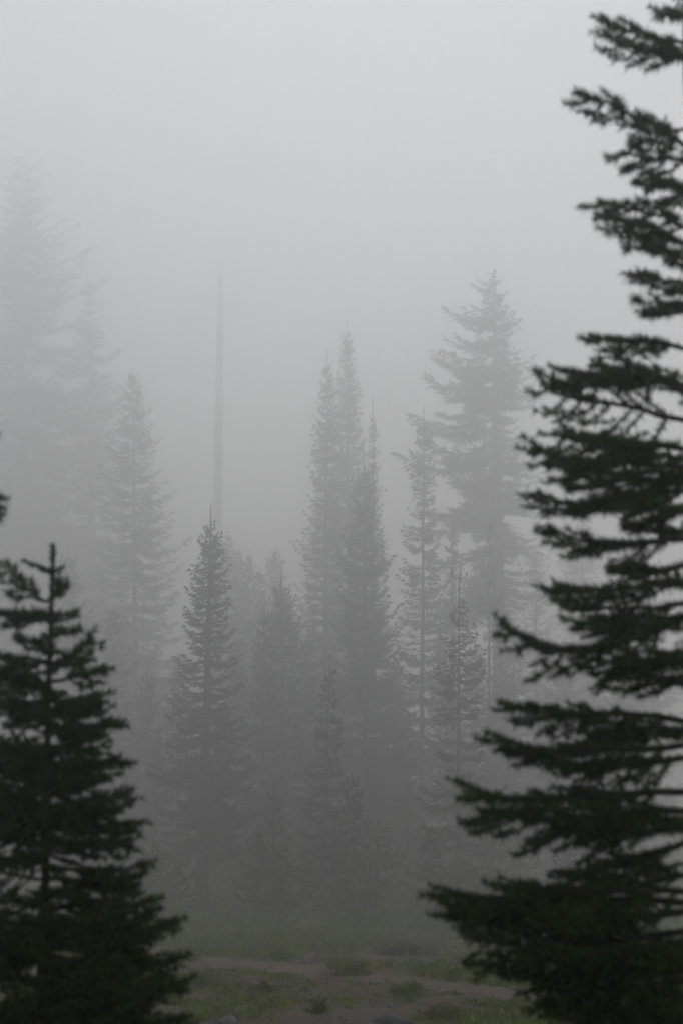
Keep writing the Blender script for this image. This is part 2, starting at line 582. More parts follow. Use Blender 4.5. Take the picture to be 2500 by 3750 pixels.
snag('tall straight bare trunk fading upward into the fog', 782, 1000, 808, 230, 40, 30)
for i, (x, y, D, r, lab) in enumerate([
        (832, 1925, 138, 62, 'leftmost of the small distant fir tips beside the bare trunk'),
        (873, 1992, 142, 52, 'second of the small distant fir tips right of the bare trunk'),
        (912, 2005, 146, 52, 'third of the small distant fir tips right of the bare trunk'),
        (950, 2060, 143, 46, 'lowest of the small distant fir tips right of the bare trunk'),
        (1008, 1990, 150, 70, 'bluish distant fir tip left of the twin spires')]):
    fir(lab, x, y, D, r * 2.0, 40 + i, 'small distant fir tips in the fog', trunk_px=16, base=0.25, wh=0.6, per=6, leader=1.0, wid=0.08, twig=0.24)
for i, (x, y, D, r, lab) in enumerate([
        (2010, 2760, 108, 80, 'young thin fir seen below the long dark boughs at the right'),
        (2130, 1830, 150, 190, 'faint rounded fir in the gap between two dark boughs at the right'),
        (1960, 1990, 140, 150, 'faint fir behind the right flank of the tallest fir'),
        (2330, 1900, 140, 200, 'faint fir wholly behind the dark near fir at the right edge'),
        (1655, 1900, 125, 90, 'dim fir between the tiered fir and the tallest fir')]):
    fir(lab, x, y, D, r, 50 + i, GFAR, base=0.1, wh=0.7, per=6, leader=1.0, wid=0.08, twig=0.26, top_pow=0.7, irr=0.35)

# forked candelabra shoots on top of the pale-stemmed fir
for (tx_, ty_, bx_) in ((1650, 2086, 1656), (1686, 2074, 1684), (1710, 2098, 1704)):
    o = np.array(f_fir.location)
    P = [at(1681, 2160, 66 * SC) - o, at(1681, 2122, 66 * SC) - o, at(bx_, 2112, 66 * SC) - o, at(tx_, ty_, 66 * SC) - o]
    sp = Soup()
    V, T = tube(P, [0.028, 0.024, 0.02, 0.012], 6)
    sp.add(V, T)
    for q_ in np.linspace(0.2, 1, 40):
        c_ = P[2] + (P[3] - P[2]) * q_
        a_ = q_ * 71
        sp.add([c_, c_ + [0, 0, 0.02], c_ + [0.05 * math.cos(a_), 0.05 * math.sin(a_), 0.05]], [(0, 1, 2)])
    sp.build('leader_shoot', [M_FIR], f_fir)

for i, (x, y, D, r, lab) in enumerate([
        (655, 2390, 100, 120, 'dim fir just left of the large bare-trunked fir'),
        (865, 2330, 104, 120, 'dim fir just right of the top half of the large bare-trunked fir'),
        (1125, 2300, 108, 120, 'dim fir filling the space between the broad pointed fir and the twin spires'),
        (1440, 2380, 106, 130, 'dim fir filling the foot of the gap left of the tiered fir'),
        (1610, 2300, 104, 120, 'dim fir just left of the candelabra fir'),
        (1740, 2330, 100, 130, 'dim fir just right of the candelabra fir'),
        (1880, 2250, 112, 140, 'dim fir under the drooping right boughs of the tallest fir'),
        (2060, 2330, 108, 150, 'dim fir in the gap above the second long dark bough'),
        (2260, 2420, 104, 150, 'dim fir glimpsed through the middle of the dark near fir at the right'),
        (420, 2200, 110, 150, 'dim fir right of the tip of the dark young fir at the left'),
        (250, 2000, 118, 170, 'dim fir above the right boughs of the dark young fir at the left'),
        (540, 2430, 104, 120, 'dim fir behind the small fir at the left')]):
    fir(lab, x, y, D, r, 150 + i, 'dim firs filling the forest edge', base=0.04, wh=0.5, per=7, leader=1.0, wid=0.055, twig=0.17, top_pow=0.72, irr=0.35, trunk_px=20)

# dead twigs hanging round the bare base of the large fir
rng = np.random.default_rng(77)
for k in range(16):
    a = -math.pi / 2 + rng.uniform(-1.5, 1.5)
    h = rng.uniform(1.0, 2.9) * SC
    L = rng.uniform(0.7, 1.5) * SC
    dead_branch(main, (0.2 * math.cos(a), 0.2 * math.sin(a), h), (L * math.cos(a), L * math.sin(a), h - rng.uniform(0.4, 1.3)), -0.12, rng.uniform(0.02, 0.036), rng, M_DEAD)
p = at(1378, 2290, 115 * SC) - np.array(d_fir.location)
dead_branch(d_fir, at(1535, 2348, 115 * SC) - np.array(d_fir.location), p, -0.05, 0.07, rng, M_DEAD)

# ---- young firs under the tall trees
YOUNG = [
    (1003, 2865, 67, 85, 'young fir with layered light tips under the broad pointed fir'),
    (945, 3010, 64, 78, 'short young fir right of the large bare-trunked fir'),
    (1035, 3075, 61, 70, 'shortest young fir left of the slim dark fir'),
    (1100, 2960, 88, 85, 'young fir half hidden behind the left side of the slim dark fir'),
    (1290, 2820, 64, 100, 'young fir touching the right side of the slim dark fir'),
    (1380, 2990, 68, 110, 'dark bushy young fir left of the yellow shrub'),
    (1490, 2850, 92, 100, 'young fir behind the yellow flowering shrub'),
    (1575, 3030, 66, 90, 'young fir left of the candelabra fir'),
    (1800, 2930, 70, 110, 'young fir right of the candelabra fir above the lowest long bough'),
    (1900, 3010, 80, 100, 'young fir showing through the dark boughs at the right'),
    (2080, 3080, 64, 110, 'pale young fir glimpsed low through the dark boughs at the right'),
    (2300, 3000, 84, 130, 'young fir almost hidden by the dark near fir at the right'),
    (640, 3130, 62, 95, 'light green young fir left of the large bare-trunked fir'),
    (560, 3060, 64, 85, 'light green young fir beside the dark near fir at the left'),
    (690, 2900, 94, 80, 'thin young fir behind the left side of the large bare-trunked fir'),
    (850, 2920, 93, 95, 'young fir behind the right side of the large bare-trunked fir'),
    (480, 2760, 98, 95, 'young fir rising just right of the dark near fir at the left'),
    (1460, 2520, 112, 110, 'medium young fir in the gap below the tiered fir'),
    (1240, 2640, 96, 100, 'young fir rising behind the tip of the slim dark fir'),
    (1720, 2700, 96, 110, 'medium fir just behind the candelabra fir'),
]
for i, (x, y, D, r, lab) in enumerate(YOUNG):
    fir(lab, x, y, D, r, 100 + i, GYNG, mats=M_YOUNG if i % 3 != 1 else M_FIR, base=0.03, wh=0.30 if D < 90 else 0.38, per=6, leader=0.5,
        irr=0.3, ang_top=0.35, ang_low=-0.1, twig=0.15, wid=0.05, name='young_fir', cat='young fir')

# ------------------------------------------------------------------ far forest: one mass in the fog
rng = np.random.default_rng(5)
protos = []
for k in range(3):
    s = fir_crown(np.random.default_rng(200 + k), 22, 3.2, base=0.12, wh=1.1, per=6, twig=0.5, wid=0.14, tw_len=0.4, irr=0.35, top_pow=0.75)
    V, T = tube([(0, 0, -1), (0, 0, 10), (0, 0, 21)], [0.35, 0.2, 0.04], 6)
    s.add(V, T, 1)
    protos.append((np.concatenate(s.V), np.concatenate(s.T), np.concatenate(s.M), np.concatenate(s.C)))
sp = Soup()
for k in range(14):
    y = rng.uniform(200, 310)
    x = rng.uniform(-0.24, 0.24) * y
    if abs(x / y * F + 1250 - 1000) < 260 and rng.random() < 0.6:
        continue
    h = rng.uniform(0.8, 1.35)
    pr = protos[k % 3]
    a = rng.uniform(0, 6.28)
    c, s_ = math.cos(a), math.sin(a)
    V = pr[0] @ np.array([[c, s_, 0], [-s_, c, 0], [0, 0, 1]]) * h + [x, y, float(ground(x, y))]
    sp.V.append(V)
    sp.T.append(pr[1] + sp.n)
    sp.M.append(pr[2])
    sp.C.append(pr[3])
    sp.n += len(V)
ff = sp.build('far_forest', [M_FIR, M_BARK])
tag(ff, 'far conifer forest fading into one grey mass in the fog', 'forest', kind='stuff')


# ------------------------------------------------------------------ broadleaf shrubs
def shrub_mesh(rng, rx, rz, n, leaf, tints, stems=7):
    """an uneven mound of leafy sprigs on thin stems"""
    sp = Soup()
    for k in range(stems):
        a = rng.uniform(0, 6.28)
        d = np.array([math.cos(a) * rx * 0.7, math.sin(a) * rx * 0.7, rz * rng.uniform(0.6, 0.95)])
        V, T = tube([(0, 0, -0.05), d * [0.4, 0.4, 0.6], d], [0.012 + 0.01 * rz, 0.01, 0.004], 4)
        sp.add(V, T, 1)
    nc = max(8, n // 16)
    cd = nrm(rng.normal(0, 1, (nc, 3)))
    cd[:, 2] = np.abs(cd[:, 2])
    cr = rng.uniform(0.55, 1.05, (nc, 1))
    cc = cd * cr * [rx, rx, rz] * (1 + 0.35 * np.sin(3 * np.arctan2(cd[:, 1], cd[:, 0]) + rng.uniform(0, 6.28)))[:, None]
    cz = rng.uniform(0.7, 1.25, nc)
    ck = rng.integers(0, len(tints), nc)
    which = rng.integers(0, nc, n)
    p = cc[which] + rng.normal(0, 1, (n, 3)) * [rx * 0.14, rx * 0.14, rz * 0.13]
    p[:, 2] = np.maximum(p[:, 2], 0.01)
    d = nrm(cd[which] * 0.7 + rng.normal(0, 0.7, (n, 3)) + [0, 0, 0.5])
    s = nrm(np.cross(d, rng.normal(0, 1, (n, 3))))
    l = leaf * rng.uniform(0.6, 1.4, (n, 1))
    V = np.stack([p, p + d * l * 0.5 + s * l * 0.28, p + d * l, p + d * l * 0.5 - s * l * 0.28], 1).reshape(-1, 3)
    T = (np.arange(n)[:, None, None] * 4 + np.array([(0, 1, 2), (0, 2, 3)])[None]).reshape(-1, 3)
    c = np.asarray(tints)[ck[which]] * (cz[which] * rng.uniform(0.8, 1.2, n))[:, None]
    sp.add(V, T, 0, np.repeat(c, 4, 0))
    return sp


YEL = [(0.36, 0.35, 0.12), (0.26, 0.28, 0.085), (0.15, 0.19, 0.055)]
GRN = [(0.165, 0.235, 0.036), (0.21, 0.29, 0.048), (0.125, 0.185, 0.032)]
OLV = [(0.16, 0.18, 0.042), (0.125, 0.145, 0.036), (0.19, 0.21, 0.058)]
SAGE = [(0.12, 0.145, 0.095), (0.10, 0.12, 0.08)]


def shrub(label, px, basey, w_px, h_px, tints, seed, n=900, leaf=0.09, D=None, group='low shrubs in the meadow', cat='shrub'):
    rng = np.random.default_rng(seed)
    if D is None:
        b = gpix(px, basey)
    else:
        b = at(px, 3131, D * SC)
        b[2] = float(ground(b[0], b[1]))
    D = b[1]
    sp = shrub_mesh(rng, w_px * D / F / 2, h_px * D / F, n, leaf, tints)
    e = empty('shrub', b, label, cat, group)
    V, T, M, C = np.concatenate(sp.V), np.concatenate(sp.T), np.concatenate(sp.M), np.concatenate(sp.C)
    for nm, k, m in (('foliage', 0, M_LEAF), ('stems', 1, M_BARK)):
        t = T[M == k]
        u, inv = np.unique(t, return_inverse=True)
        mesh_obj(nm, V[u], inv.reshape(-1, 3), m, e, col=C[u])
    return e


GS = 'leafy shrubs under the trees'
shrub('pale yellow flowering shrub between the firs beside the long low bough', 1450, 3320, 150, 85, YEL, 1, 1100, 0.09, D=65, group=GS)
shrub('yellow-tinged shrub seen below the second long dark bough', 1905, 3180, 110, 190, YEL, 2, 900, 0.09, D=66, group=GS)
shrub('tall yellowish bush in the gap right of the full fir', 1455, 2800, 130, 620, YEL[1:] + GRN, 3, 1600, 0.12, D=93, group=GS)
shrub('light green bush at the foot of the large bare-trunked fir, left side', 600, 3330, 190, 150, GRN, 4, 1500, 0.09, D=60, group=GS)
shrub('low green bush right of the slim dark fir at the edge of the trees', 1330, 3400, 190, 55, GRN, 5, 900, 0.08, group=GS)
shrub('grey-green bush at the foot of the candelabra fir', 1800, 3430, 200, 60, SAGE, 6, 900, 0.08, group=GS)
shrub('grey-green bush seen low between the dark near boughs at the right', 2230, 3420, 260, 120, SAGE, 7, 1000, 0.09, group=GS)
SH = [
    ('rounded olive shrub on the near edge of the path', 1270, 3582, 165, 50, OLV, 1500, 0.045),
    ('small green shrub standing left of the path where it begins', 690, 3525, 90, 40, GRN, 800, 0.05),
    ('green shrub below the left end of the path', 735, 3612, 95, 45, GRN, 800, 0.045),
    ('dark olive shrub in the near meadow below the rounded olive shrub', 965, 3635, 75, 34, OLV, 700, 0.04),
    ('small bright green shrub near the bottom of the meadow', 1170, 3710, 60, 50, GRN, 700, 0.035),
    ('green shrub on the far edge of the path, left of the brown boulder', 1020, 3520, 100, 36, GRN, 800, 0.05),
    ('mat of bright green shrub on the far edge of the path, right of centre', 1590, 3572, 150, 34, GRN, 1300, 0.05),
    ('yellowing low shrub beside the path next to the dark near boughs', 1735, 3606, 110, 26, YEL, 800, 0.04),
    ('green shrub at the tip of the lowest dark boughs at the right', 1935, 3610, 120, 52, GRN, 900, 0.045),
    ('wide low green shrub on the near side of the path, right of centre', 1500, 3640, 130, 34, GRN, 1000, 0.04),
    ('grey-green mat of shrub in the middle of the far meadow', 1480, 3500, 210, 34, SAGE, 1200, 0.06),
    ('green mound in front of the foot of the slim dark fir', 1345, 3455, 130, 30, GRN, 900, 0.06),
    ('low green shrub at the near left beside the dark fir', 640, 3680, 90, 30, GRN, 700, 0.04),
    ('wide olive shrub at the bottom edge of the meadow, right of centre', 1620, 3735, 150, 40, OLV, 1000, 0.035),
]
for i, (lab, x, y, w, h, t, n, lf) in enumerate(SH):
    shrub(lab, x, y, w, h, t, 300 + i, int(n * 1.3), lf * 0.62)


# ------------------------------------------------------------------ rocks
ROCKS = []


def rock(label, px, py, w_px, h_px, seed, m):
    rng = np.random.default_rng(seed)
    b = gpix(px, py)
    b[2] += 0.03 * float(path_dist(b[0], b[1]) < 0)
    s = b[1] / F * 1.25
    h_px = h_px * 1.2
    ROCKS.append((b[0], b[1], w_px * s * 0.6))
    nu, nv = 12, 7
    V = []
    ph = rng.uniform(0, 6.28, 4)
    for j in range(nv):
        th = math.pi * 0.62 * (1 - j / (nv - 1))
        for i in range(nu):
            a = 2 * math.pi * i / nu
            rr = 1 + 0.16 * math.sin(2 * a + ph[0]) + 0.10 * math.sin(3 * a + ph[1] + th) + rng.normal(0, 0.09)
            V.append((math.sin(th) * math.cos(a) * rr * w_px * s / 2, math.sin(th) * math.sin(a) * rr * w_px * s / 2.4,
                      max(-0.2, math.cos(th)) * h_px * s * (1 + 0.3 * math.sin(th) * math.sin(a + ph[2])) * (0.8 + 0.2 * math.sin(th) ** 2)))
    T = []
    for j in range(nv - 1):
        for i in range(nu):
            a, b_ = j * nu + i, j * nu + (i + 1) % nu
            T += [(a, b_, b_ + nu), (a, b_ + nu, a + nu)]
    o = mesh_obj('rock', np.array(V), np.array(T), m)
    o.location = b
    o.rotation_euler = (rng.normal(0, 0.12), rng.normal(0, 0.12), rng.uniform(0, 6.28))
    return tag(o, label, 'rock', 'rocks in the meadow')


RK = [
    ('brown boulder on the far edge of the path', 1135, 3528, 62, 32, M_ROCKBROWN),
    ('small tan stone left of the brown boulder', 1080, 3530, 34, 12, M_ROCKBROWN),
    ('pale grey boulder cut by the bottom edge of the picture', 1450, 3752, 110, 26, M_ROCK),
    ('grey flat stone at the bottom edge beside a darker stone', 835, 3745, 70, 16, M_ROCK),
    ('dark stone at the bottom edge beside the grey flat stone', 868, 3732, 34, 18, M_ROCKBROWN),
    ('long flat brown stone on the left end of the path', 765, 3556, 80, 12, M_ROCKBROWN),
    ('small dark grey stone in the near meadow right of centre', 1432, 3690, 34, 10, M_ROCK),
    ('pale rounded stone in the near meadow left of the path bush', 925, 3612, 44, 16, M_ROCKBROWN),
    ('light stone in the near meadow below the path bush', 1110, 3628, 40, 18, M_ROCKBROWN),
    ('small stone on the path beside the dark boughs', 1880, 3622, 26, 9, M_ROCKBROWN),
    ('reddish flat stone on the soil below the wide green shrub', 1640, 3660, 46, 10, M_ROCKBROWN),
    ('low dark stone near the bottom left of the meadow', 780, 3660, 40, 12, M_ROCK),
]
for i, (lab, x, y, w, h, m) in enumerate(RK):
    rock(lab, x, y, w, h, 400 + i, m)

# gravel lying on the path and the bare soil
rng = np.random.default_rng(9)
n = 450
y = 14 + rng.random(n) ** 1.6 * 26
x = rng.uniform(-0.1, 0.16, n) * y
s = rng.uniform(0.005, 0.016, n)
c = np.stack([x, y, ground(x, y) + s * 0.2 + np.where(path_dist(x, y) < 0, 0.03, 0)], -1)
base = np.array([(1, 0, 0), (0, 1, 0), (-1, 0, 0), (0, -1, 0), (0, 0, .7), (0, 0, -.5)])
V = (c[:, None] + base[None] * s[:, None, None] * rng.uniform(0.6, 1.4, (n, 6, 1))).reshape(-1, 3)
T = (np.arange(n)[:, None, None] * 6 + np.array([(0, 1, 4), (1, 2, 4), (2, 3, 4), (3, 0, 4), (1, 0, 5), (2, 1, 5), (3, 2, 5), (0, 3, 5)])[None]).reshape(-1, 3)
gr = mesh_obj('gravel', V, T, M_GRAVEL)
tag(gr, 'loose gravel scattered on the path and bare soil', 'gravel', kind='stuff')

# ------------------------------------------------------------------ ground cover: one mass
rng = np.random.default_rng(21)


def fbm(x, y, sc, seed):
    r = np.random.default_rng(seed)
    v = 0
    for o in range(5):
        a = r.uniform(0, 6.28)
        k = sc * 1.9 ** o
        v = v + np.sin(x * k * math.cos(a) + y * k * 0.45 * math.sin(a) + r.uniform(0, 6.28) + 1.7 * np.sin(y * k * 0.3 + o)) / 1.5 ** o
    return v


n0 = 19000
y = 12.5 + rng.random(n0) ** 1.4 * 90
x = rng.uniform(-0.19, 0.19, n0) * (y + 3)
dens = fbm(x, y, 0.95, 4)
pd = path_dist(x, y)
bare = np.exp(-((y - (16.9 - 0.10 * x)) / 0.7) ** 2) * 0.9            # a bare strip of soil in the near meadow
keep = (pd > rng.normal(0.08, 0.10, n0)) & (dens - bare + rng.normal(0, 0.55, n0) > -0.95 - 0.02 * (y - 24))
for rx_, ry_, rr_ in ROCKS:                                     # stones stay clear of the plants, mostly in front
    keep &= ~((np.abs(x - rx_) < rr_ + 0.03) & (y < ry_ + rr_) & (y > ry_ - rr_ - 1.1))
x, y, dens = x[keep], y[keep], dens[keep]
nc = len(x)
hue = fbm(x, y, 1.4, 8) + rng.normal(0, 0.5, nc)
tints = np.array([(0.120, 0.180, 0.022), (0.165, 0.235, 0.030), (0.21, 0.280, 0.038), (0.190, 0.225, 0.100), (0.27, 0.21, 0.050), (0.20, 0.12, 0.055)])
edges = np.array([-1.2, 0.1, 1.0, 1.7, 2.3])
tk = np.digitize(hue, edges)
tk = np.where(rng.random(nc) < 0.10, 5, tk)
tk = np.where((y > 33) & (x > 0) & (rng.random(nc) < 0.5), 3, tk)
size = rng.uniform(0.05, 0.125, nc) * (0.8 + 0.25 * np.clip(dens, -1, 2)) * (0.85 + 1.3 * sstep(18, 70, y))
LP = 22
m = nc * LP
r = np.repeat(size, LP)
pp0 = rng.normal(0, 1, (m, 3)) * (r * 0.55)[:, None]
pp0[:, 2] = np.abs(pp0[:, 2]) * 0.45
d = nrm(pp0 / r[:, None] * 0.8 + rng.normal(0, 0.5, (m, 3)) + [0, 0, 0.8])
gx, gy = np.repeat(x, LP) + pp0[:, 0], np.repeat(y, LP) + pp0[:, 1]
p = np.stack([gx, gy, ground(gx, gy) + pp0[:, 2]], -1)
s = nrm(np.cross(d, rng.normal(0, 1, (m, 3))))
l = (r * rng.uniform(0.35, 0.8, m))[:, None]
wl = np.where(rng.random(m) < 0.4, 0.07, 0.22)[:, None]
V = np.stack([p - s * l * wl, p + s * l * wl, p + d * l], 1).reshape(-1, 3)
T = np.arange(m * 3).reshape(-1, 3)
c = tints[np.repeat(tk, LP)] * (np.repeat(rng.uniform(0.75, 1.25, nc), LP) * rng.uniform(0.75, 1.25, m))[:, None]
gc = mesh_obj('ground_cover', V, T, M_LEAF, col=np.repeat(c, 3, 0))
tag(gc, 'low green and grey ground cover and grass across the meadow', 'ground cover', kind='stuff')


# undergrowth under and between the trees: low leafy mounds and seedling sprays, one mass
rng = np.random.default_rng(33)
sp = Soup()
for k in range(230):
    y = rng.uniform(55, 100)
    x = rng.uniform(-0.175, 0.175) * y
    t = [GRN, GRN, OLV, SAGE, GRN[:1] + YEL[2:]][rng.integers(0, 5)]
    h = rng.uniform(0.2, 0.7) * (0.25 + 0.95 * sstep(55, 80, y))
    m_ = shrub_mesh(rng, rng.uniform(0.5, 1.1), h, 190, 0.085, t, stems=2)
    off = np.array([x, y, float(ground(x, y))])
    for V, T, M, C in zip(m_.V, m_.T, m_.M, m_.C):
        sp.add(V + off, T - T.min(), 0, C if M[0] == 0 else (0.08, 0.07, 0.06))
ug = sp.build('undergrowth', [M_LEAF])
tag(ug, 'low green undergrowth beneath the trees at the meadow edge', 'undergrowth', kind='stuff')


# ------------------------------------------------------------------ the two dark firs close to the camera
def needles(sp, P, rng, nlen, per_m, dense_tip=True, tint=None, wid=0.0036):
    """clothes a shoot (polyline P) with needles"""
    P = np.asarray(P, float)
    seg = np.linalg.norm(np.diff(P, axis=0), axis=1)
    cum = np.concatenate([[0], np.cumsum(seg)])
    L = cum[-1]
    n = max(14, int(L * per_m))
    u = rng.uniform(0.03, 1.0, n) * L
    pos = np.stack([np.interp(u, cum, P[:, k]) for k in range(3)], -1)
    k = np.clip(np.searchsorted(cum, u) - 1, 0, len(seg) - 1)
    ax = nrm(np.diff(P, axis=0))[k]
    rad = rng.normal(0, 1, (n, 3)) + [0, 0, 0.45]              # fir needles sweep upwards
    rad = nrm(rad - ax * (rad * ax).sum(-1, keepdims=True))
    fwd = 0.45 + 0.5 * (u / L)[:, None] ** 4
    d = nrm(rad + ax * fwd)
    s = nrm(np.cross(d, rng.normal(0, 1, (n, 3))))
    l = nlen * rng.uniform(0.6, 1.3, (n, 1))
    V = np.stack([pos - s * wid * 0.5, pos + s * wid * 0.5, pos + d * l], 1).reshape(-1, 3)
    c = np.ones((n, 3)) * rng.uniform(0.75, 1.2, (n, 1)) * (1 if tint is None else np.asarray(tint))
    sp.add(V, np.arange(n * 3).reshape(-1, 3), 0, np.repeat(c, 3, 0))


def near_branch(rng, p0, p1, bend, spread=0.55, nlen=0.020, per_m=1050, bare=0.18, hang=0.32, step=0.043, rollv=0.28):
    """one bough from p0 (on the trunk) to p1 (tip); bend = sideways control offset"""
    sp = Soup()
    p0, p1 = np.asarray(p0, float), np.asarray(p1, float)
    L = np.linalg.norm(p1 - p0)
    c = (p0 + p1) / 2 + np.asarray(bend)

    def bz(t):
        t = np.asarray(t, float).reshape(-1, 1)
        return p0 * (1 - t) ** 2 + c * 2 * t * (1 - t) + p1 * t * t - np.array([0, 0, 0.10 * L]) * (t ** 3 - t ** 7)   # tip turns up
    ax = bz(np.linspace(0, 1, 9)) + rng.normal(0, 0.004, (9, 3))
    V, T = tube(ax, np.linspace(0.004 + 0.010 * L, 0.0022, 9), 5)
    sp.add(V, T, 1)
    i0 = max(1, int(bare * 8))
    needles(sp, ax[i0:], rng, nlen, per_m)
    roll = rng.normal(0, rollv)
    n = max(3, int(L * (1 - bare) / step))
    for k in range(n):
        t = bare + (1 - bare) * (k + rng.uniform(0.2, 0.8)) / n
        if t > 0.96:
            continue
        o = bz([t])[0]
        tan = nrm(bz([min(1, t + 0.03)]) - bz([t - 0.03]))[0]
        sd = nrm(np.cross(tan, [0, 0, 1.0]))
        upv = np.cross(sd, tan)
        for sg in (1, -1):
            l = L * spread * (1 - t) ** 0.75 * rng.uniform(0.5, 1.15) + 0.05
            l = min(l, 0.25)
            ca = rng.uniform(0.5, 0.75)
            sv = sd * sg * math.cos(roll) + upv * math.sin(roll) * sg
            d = nrm(tan * ca + sv * math.sqrt(1 - ca * ca) + np.array([0, 0, -hang * rng.uniform(0.2, 1.5)]))
            P = [o, o + d * l * 0.5 + rng.normal(0, 0.004, 3), o + d * l + np.array([0, 0, 0.10 * l]) + tan * l * 0.12]
            V, T = tube(P, [0.0030, 0.0022, 0.0012], 3)
            sp.add(V, T, 1)
            tint = (1.5, 1.4, 0.9) if rng.random() < 0.3 else None
            needles(sp, P, rng, nlen, per_m, tint=tint)
            # second order shoots
            m = int(l / 0.055)
            for q_ in range(m):
                f = 0.25 + 0.65 * (q_ + rng.uniform(0.2, 0.8)) / m
                oo = P[0] + (P[2] - P[0]) * f
                l2 = l * (1 - f) * 0.62 * rng.uniform(0.6, 1.1) + 0.028
                s2 = nrm(np.cross(d, upv))
                d2 = nrm(d * 0.62 + s2 * (1 if q_ % 2 else -1) * 0.75 + np.array([0, 0, -hang * 0.6 * rng.uniform(0, 1.4)]))
                needles(sp, [oo, oo + d2 * l2 * 0.5, oo + d2 * l2 + [0, 0, 0.006]], rng, nlen, per_m)
    return sp


FILL_MESH = []
for k in range(6):
    fo = near_branch(np.random.default_rng(500 + k), (0, 0, 0), (0.4, 0, 0.02), np.array([0, 0, -0.045]), spread=0.5).build('branch', [M_NEAR, M_NEARBARK])
    FILL_MESH.append(fo.data)
    bpy.data.objects.remove(fo)


def near_fir(label, tx, D, topz, seed, hand, fills, r_trunk, leader_shoots=(), lean=0.0, spread=None):
    """hand: (tip px, tip py, trunk py, sag px, depth offset); fills: (trunk py, azimuth, length)"""
    rng = np.random.default_rng(seed)
    b = at(tx, 3131, D)
    b[2] = float(ground(b[0], b[1]))
    H = topz - b[2]
    e = empty('fir_tree', b, label, 'fir tree', 'dark firs close to the camera')
    zs = np.linspace(-0.15, H, 16)
    P = np.stack([lean * zs / H, 0 * zs, zs], -1) + rng.normal(0, 0.004, (16, 3))
    V, T = tube(P, r_trunk * (1 - np.clip(zs, 0, H) / H) ** 0.8 + 0.0035, 10)
    mesh_obj('trunk', V, T, M_NEARBARK, e, col=np.ones((len(V), 3)), smooth=True)
    sp = Soup()
    zt = np.linspace(H - 0.10, H, 4)
    needles(sp, np.stack([lean * zt / H, 0 * zt, zt], -1), rng, 0.015, 2200)
    zt = np.linspace(max(0.6, H - 0.9), H - 0.10, 8)
    needles(sp, np.stack([lean * zt / H, 0 * zt, zt], -1), rng, 0.017, 1300)
    for (px, py, tpy) in leader_shoots:
        q0 = at(tx, tpy, D) - b
        q1 = at(px, py, D + rng.uniform(-0.03, 0.03)) - b
        q0[0] = lean * q0[2] / H
        q0[1] = 0
        V, T = tube([q0, (q0 + q1) / 2, q1], [0.004, 0.003, 0.002], 5)
        sp.add(V, T, 1)
        needles(sp, [q0, (q0 + q1) / 2, q1], rng, 0.013, 2200)
    crown = sp.build('crown', [M_NEAR, M_NEARBARK], e)
    for (px, py, tpy, sag, dep) in hand:
        q0 = at(tx, tpy, D) - b
        q0[0], q0[1] = lean * q0[2] / H, 0
        q1 = at(px, py, D + dep) - b
        near_branch(rng, q0, q1, np.array([0, 0, -sag * D / F]), spread=spread or (0.24 if py < 1150 else 0.42), hang=0.45 if py < 1150 else 0.33,
                    nlen=0.023 if py < 1150 else 0.0205, bare=0.06 if py < 1150 else 0.18, rollv=0.1 if py < 1150 else 0.28
                    ).build('branch', [M_NEAR, M_NEARBARK], crown)
    for k, (tpy, az, L, rise) in enumerate(fills):
        q0 = at(tx, tpy, D) - b
        br = bpy.data.objects.new('branch', FILL_MESH[k % len(FILL_MESH)])
        COL.objects.link(br)
        br.parent = crown
        br.location = (lean * q0[2] / H, 0, q0[2])
        br.rotation_euler = (rng.normal(0, 0.2), -math.atan(rise), az)
        br.scale = (L / 0.4,) * 2 + (max(0.6, L / 0.4),)
    return e


rngf = np.random.default_rng(31)
R_HAND = [
    # tip x, tip y, y at trunk, sag, depth
    (2195, 68, 170, 10, 0.05), (2250, 150, 200, 20, -0.08), (2440, 30, 60, 0, 0.1),
    (2118, 330, 560, -50, 0.0), (2270, 545, 600, 10, -0.12), (2375, 640, 700, 0, 0.2),
    (2200, 740, 890, -90, -0.06), (2215, 790, 930, -60, 0.1), (2320, 860, 980, -20, 0.15), (2330, 990, 1060, -10, 0.1),
    (2380, 1090, 1150, 0, -0.2), (2160, 1235, 1290, -30, 0.1), (2000, 1350, 1430, -50, -0.05), (2240, 1300, 1480, -20, 0.25),
    (1975, 1410, 1560, 0, 0.1), (1965, 1570, 1640, 20, -0.1), (1955, 1640, 1700, 40, 0.1), (2050, 1700, 1760, 60, -0.2), (2200, 1610, 1700, 0, 0.3),
    (1968, 1810, 1700, 130, 0.0), (2000, 1930, 1960, 70, 0.12), (2340, 1830, 1850, 40, -0.3),
    (2020, 2130, 2120, 40, -0.05), (2070, 2190, 2200, 60, 0.15), (2130, 2260, 2220, 80, -0.15), (2300, 2080, 2040, 40, 0.3),
    (1843, 2300, 2200, 210, 0.0), (2190, 2420, 2330, 80, 0.2), (2330, 2470, 2440, 50, -0.2),
    (1820, 2565, 2640, 10, 0.05), (1815, 2700, 2720, 40, -0.1), (1980, 2760, 2760, 70, 0.15), (2200, 2640, 2660, 30, 0.3),
    (1660, 2868, 2880, 60, 0.0), (1740, 2960, 2940, 60, -0.12), (2010, 3190, 3040, 50, 0.15), (2150, 2960, 2990, 40, -0.3),
    (1560, 3235, 3300, 30, 0.0), (1600, 3310, 3330, 60, 0.1), (1830, 3215, 3260, 30, -0.15), (1690, 3410, 3400, 60, 0.15), (2080, 3210, 3190, 40, 0.3),
    (1785, 3485, 3470, 60, -0.1), (1890, 3560, 3540, 60, 0.05), (2010, 3660, 3640, 60, 0.15), (1960, 3450, 3420, 60, -0.3),
    (2080, 3770, 3740, 60, -0.1), (2000, 3600, 3560, 50, 0.3), (2160, 3730, 3700, 50, 0.3),
]
fills = []
